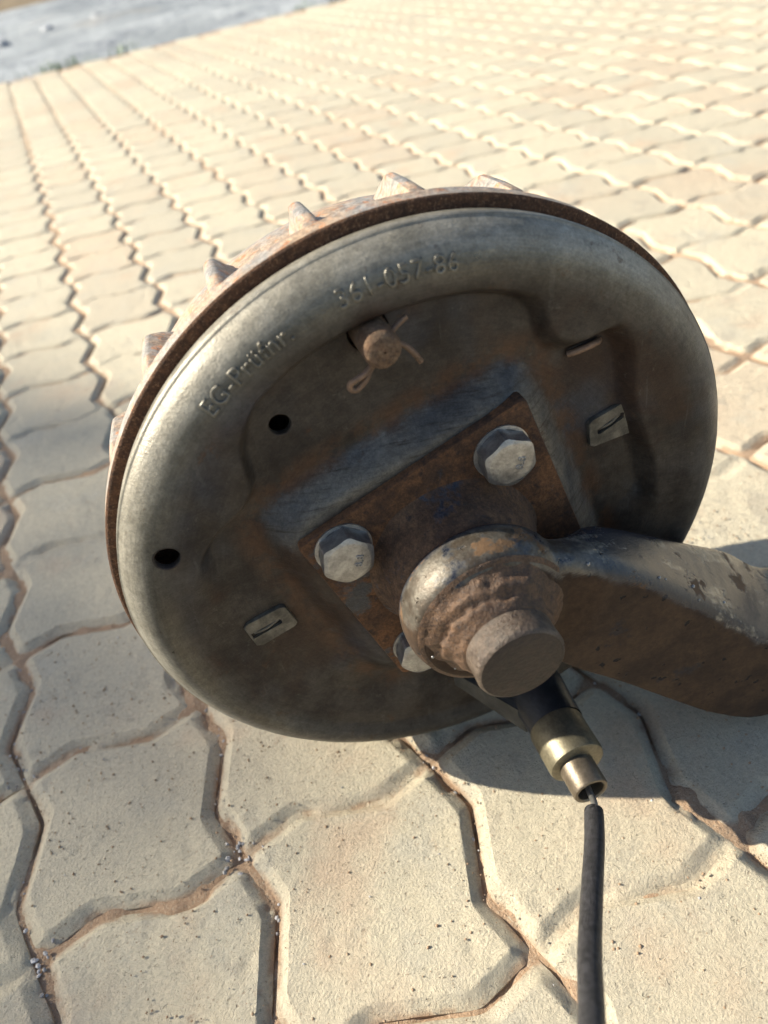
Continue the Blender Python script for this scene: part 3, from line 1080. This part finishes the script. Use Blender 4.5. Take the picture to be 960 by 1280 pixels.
lathe('weld_bead', [(33.5, 58.5)] + [(32.5 - 13.0 * ((i / 26) ** 0.62), 59.2 + 12.5 * (i / 26)) for i in range(27)] + [(18.2, 72.5)], M['weld'], axle, n=200, auto=180, fn=weld_fn)


def blob(name, u, v, w, r, mat, parent, seed=0, sub=2):
    bmx = bmesh.new()
    bmesh.ops.create_icosphere(bmx, subdivisions=sub, radius=1)
    for vtx in bmx.verts:
        k = 1 + 0.22 * mnoise.noise(vtx.co * 1.7 + Vector((seed * 7.1, 0, 0)))
        vtx.co = Vector(P(u, v, w)) + vtx.co * (r * 0.001 * k)
    mex = bpy.data.meshes.new(name)
    bmx.to_mesh(mex)
    bmx.free()
    mex.materials.append(mat)
    mex.polygons.foreach_set('use_smooth', [True] * len(mex.polygons))
    return link(bpy.data.objects.new(name, mex), parent)


# ---- cable sleeve on its bracket
SU, SV = 29.0, -100.0
lathe('cable_tube', [(15.5, -2), (15.2, 30), (14.2, 44), (13.9, 53)], M['black'], axle, center=(SU, SV), n=56, auto=40)
lathe('brass_sleeve', [(13.0, 52.5), (13.9, 52.9), (14.1, 54), (14.1, 73.5), (13.6, 75.2), (12.0, 76.0), (7.5, 76.1)], M['brass'], axle, center=(SU - 0.8, SV), n=64, auto=35)
lathe('cable_socket', [(8.7, 75.8), (8.7, 89.6), (8.3, 90.4), (7.2, 90.6), (6.6, 90.0), (6.4, 80), (0.01, 79.5)], M['sleeve'], axle, center=(SU - 2.0, SV - 0.3), n=56, auto=35)
tube('inner_wire', [P(SU - 2.0, SV, 82), P(SU - 3, SV - 0.5, 92), P(24.6, -97.5, 97), P(22.0, -96.5, 104)], 0.0015, M['wire'], axle, 10, 5)
ca, cb = Vector(P(23.7, -96.3, 98)), Vector(P(-27.6, -45.2, 185))
tube('brake_cable', [ca + (cb - ca) * t + Vector((0.0007 * math.sin(2.2 * math.pi * t), 0, -0.004 * math.sin(math.pi * min(t, 1)))) for t in (0.045, 0.06, 0.12, 0.25, 0.5, 0.75, 1.0, 1.3)],
     lambda t: 0.0037 + 0.0006 * sstep(t, 0.10, 0.16) + 0.0005 * sstep(0.012 - t, 0, 0.012), M['rubber'], axle, 24, 12)
# bracket: folded gusset from plate to tube
V = [P(-8, -92, 6), P(-8, -103, 6), P(17, -114, 42), P(17, -98, 42), P(-6, -91.5, 4), P(-6, -103.5, 4), P(20, -113.5, 40), P(20, -97, 40)]
mesh_obj('cable_bracket', V, [(0, 1, 2, 3), (7, 6, 5, 4), (0, 4, 5, 1), (1, 5, 6, 2), (2, 6, 7, 3), (3, 7, 4, 0)], M['bracket'], axle, False)

# weld spatter beads stuck on the arm
me_arm = arm.data
def on_arm(px, py, r, i):
    d = (right * ((px - 480) / 930.42) + down * ((py - 640) / 930.42) + fwd).normalized()
    inv = (Matrix.Translation(axle.location) @ Matrix.Rotation(AX, 4, 'Z')).inverted()
    o = inv @ camp
    dl = inv.to_3x3() @ d
    ok, loc, nrm, _ = arm.ray_cast(o, dl)
    if ok:
        b = blob('weld_spatter', loc.x * 1000, (loc.z - ZC) * 1000, -loc.y * 1000, r, M['bolt'], arm, i, 2)
for i, (px, py, r) in enumerate(((735, 705, .9), (824, 722, .8), (866, 733, 1.0), (874, 750, .6), (905, 753, .7), (832, 724, .5), (541, 821, .7), (569, 835, .6))):
    on_arm(px, py, r, i)


# ================================================================ SMALL THINGS ON THE GROUND
def pebble_verts(rng, r):
    bmx = bmesh.new()
    bmesh.ops.create_icosphere(bmx, subdivisions=1, radius=1)
    s = (rng.uniform(.7, 1.3), rng.uniform(.6, 1.1), rng.uniform(.5, .9))
    rot = Matrix.Rotation(rng.uniform(0, 6.28), 3, 'Z')
    off = Vector((rng.uniform(0, 99), 0, 0))
    vs = [rot @ Vector((v.co.x * s[0], v.co.y * s[1], v.co.z * s[2])) * (r * (1 + 0.5 * mnoise.noise(v.co + off))) for v in bmx.verts]
    fs = [tuple(v.index for v in f.verts) for f in bmx.faces]
    bmx.free()
    return vs, fs


rng = random.Random(5)
V, F = [], []


def scatter(n, fx, rmin, rmax):
    for _ in range(n):
        x, y, z = fx()
        vs, fs = pebble_verts(rng, rng.uniform(rmin, rmax))
        b = len(V)
        V.extend(v + Vector((x, y, z)) for v in vs)
        F.extend(tuple(b + i for i in f) for f in fs)


def joint_pt():
    c = rng.choice((0, 0, 1, 1, 2, 3))
    t = rng.uniform(-1.8, 3.5)
    x, y = warp(np.array([c + rng.gauss(0, .018)]), np.array([t]))
    return float(x[0]), float(y[0]), -0.004


def corner_pt():
    cx, cy = rng.choice(((0, 0), (0, 0), (0, 1), (1, 0)))
    return cx * CELL + rng.gauss(0, .007), cy * CELL + rng.gauss(0, .007), -0.003


scatter(170, joint_pt, 0.0005, 0.0015)
scatter(45, corner_pt, 0.0008, 0.0019)
scatter(90, lambda: (rng.uniform(-.1, .55), rng.uniform(-.2, .35), 0.0006), 0.0004, 0.0009)
peb = mesh_obj('gravel', V, F, M['pebble'], None, False)
tag(peb, 'tiny grey stone chips and grit lying in the paving joints', 'gravel', None, 'stuff')

# loose sand grains swept over the near pavers
ng = 24000
nrg = np.random.default_rng(8)
gxp = nrg.uniform(-0.05, 0.62, ng)
gyp = nrg.uniform(-0.24, 0.42, ng)
dens = fbm(gxp * 14, gyp * 14, 41, 3)
kp = dens + nrg.uniform(-.5, .5, ng) > 0.0
gxp, gyp = gxp[kp], gyp[kp]
ng = len(gxp)
octv = np.array([(1, 0, 0), (0, 1, 0), (-1, 0, 0), (0, -1, 0), (0, 0, 1), (0, 0, -1)], float)
octf = np.array([(0, 1, 4), (1, 2, 4), (2, 3, 4), (3, 0, 4), (1, 0, 5), (2, 1, 5), (3, 2, 5), (0, 3, 5)])
sz = (0.00024 + 0.0008 * nrg.random(ng) ** 5)[:, None, None]
ov = octv[None] * sz * nrg.uniform(.6, 1.3, (ng, 6, 1))
an = nrg.uniform(0, 6.28, ng)
ox = ov[..., 0] * np.cos(an)[:, None] - ov[..., 1] * np.sin(an)[:, None]
oy = ov[..., 0] * np.sin(an)[:, None] + ov[..., 1] * np.cos(an)[:, None]
Vs = np.stack([ox + gxp[:, None], oy + gyp[:, None], ov[..., 2] + 0.0004], -1).reshape(-1, 3)
Fs = (octf[None] + (np.arange(ng) * 6)[:, None, None]).reshape(-1, 3)
sandg = link(bpy.data.objects.new('sand', make_mesh('sand', Vs, Fs, M['sand'])))
tag(sandg, 'loose sandy grains strewn over the near pavers', 'sand', None, 'stuff')

# stones on the grey ground beyond the paving
for i, (x, y, r, lab) in enumerate(((0.50, 6.84, 0.07, 'dark grey stone on the pale ground beyond the paving, middle one of three'),
                                    (0.86, 6.70, 0.08, 'broad grey stone on the pale ground beyond the paving, rightmost of three'),
                                    (0.15, 6.3, 0.06, 'grey stone on the pale ground beyond the paving, at the left picture edge'))):
    vs, fs = pebble_verts(rng, r)
    o = mesh_obj('stone', [v + Vector((x, y, 0.0)) for v in vs], fs, M['rock'])
    tag(o, lab, 'stone', 'stones on the grey ground')
# grass along the paving edge
V2, F2 = [], []
for (cx, sp, nb_) in ((3.1, .10, 70), (5.8, .03, 24), (16.0, .2, 70)):
    for k in range(nb_):
        bx_, by_ = cx * CELL + rng.gauss(0, sp), (Y_END + 0.3) * CELL + rng.gauss(0, .02)
        h = rng.uniform(.02, .055)
        a = rng.uniform(0, 6.28)
        lean = rng.uniform(.005, .03)
        dx, dy = math.cos(a), math.sin(a)
        b = len(V2)
        wd = 0.0025
        for (hh, ww) in ((0, 1), (0.6, .8), (1, .1)):
            for sg in (-1, 1):
                V2.append((bx_ - dy * wd * ww * sg + dx * lean * hh * hh, by_ + dx * wd * ww * sg + dy * lean * hh * hh, -0.01 + h * hh))
        F2 += [(b, b + 1, b + 3, b + 2), (b + 2, b + 3, b + 5, b + 4)]
tag(mesh_obj('grass', V2, F2, M['grass']), 'sparse green grass blades along the far edge of the paving', 'grass', None, 'stuff')

# ---- the tree, left of the picture, whose thin crown half shades the paving at the left
tree = bpy.data.objects.new('tree', None)
link(tree)
K = 11.0
tc = Vector((-1.61, 0.82, 0)) + TOSUN * K
tree.location = (tc.x, tc.y, -0.05)
tag(tree, 'thin-crowned leafy tree out of the picture to the left, shading the paving', 'tree')
th = tc.z
tube('trunk', [(0, 0, 0), (0.05, 0.03, th * .35), (-0.04, 0.0, th * .7), (0, 0, th)], lambda t: 0.13 * (1 - t) + 0.035, M['bark'], tree, 12, 6)
V3, F3 = [], []
rt = random.Random(3)
RX = 1.15
for k in range(10500):
    while True:
        p = Vector((rt.uniform(-1, 1), rt.uniform(-1, 1), rt.uniform(-1, 1)))
        if p.length < 1:
            break
    if p.length < 0.6:
        p *= 0.75 / max(p.length, 0.05)
    p *= RX * (0.93 + 0.10 * mnoise.noise(p * 2.2))
    q = p
    a = Vector((rt.gauss(0, 1), rt.gauss(0, 1), rt.gauss(0, 1))).normalized()
    b_ = a.orthogonal().normalized()
    s = rt.uniform(.022, .04)
    b0 = len(V3)
    c0 = a.cross(b_)
    for (x, y) in ((-1.6, 0), (0, .6), (1.6, 0), (0, -.6)):
        V3.append(q + Vector((0, 0, th)) + b_ * x * s + c0 * y * s)
    F3.append((b0, b0 + 1, b0 + 2, b0 + 3))
mesh_obj('crown', V3, F3, M['leaf'], tree, False)
for k in range(7):
    a = k * 0.9
    tube('branch', [(0, 0, th * .78 + k * .06), (math.cos(a) * .4, math.sin(a) * .4, th * .92 + k * .04), (math.cos(a) * .85, math.sin(a) * .85, th + .1 + .05 * k)],
         lambda t: 0.03 * (1 - t) + 0.006, M['bark'], tree, 8, 4)
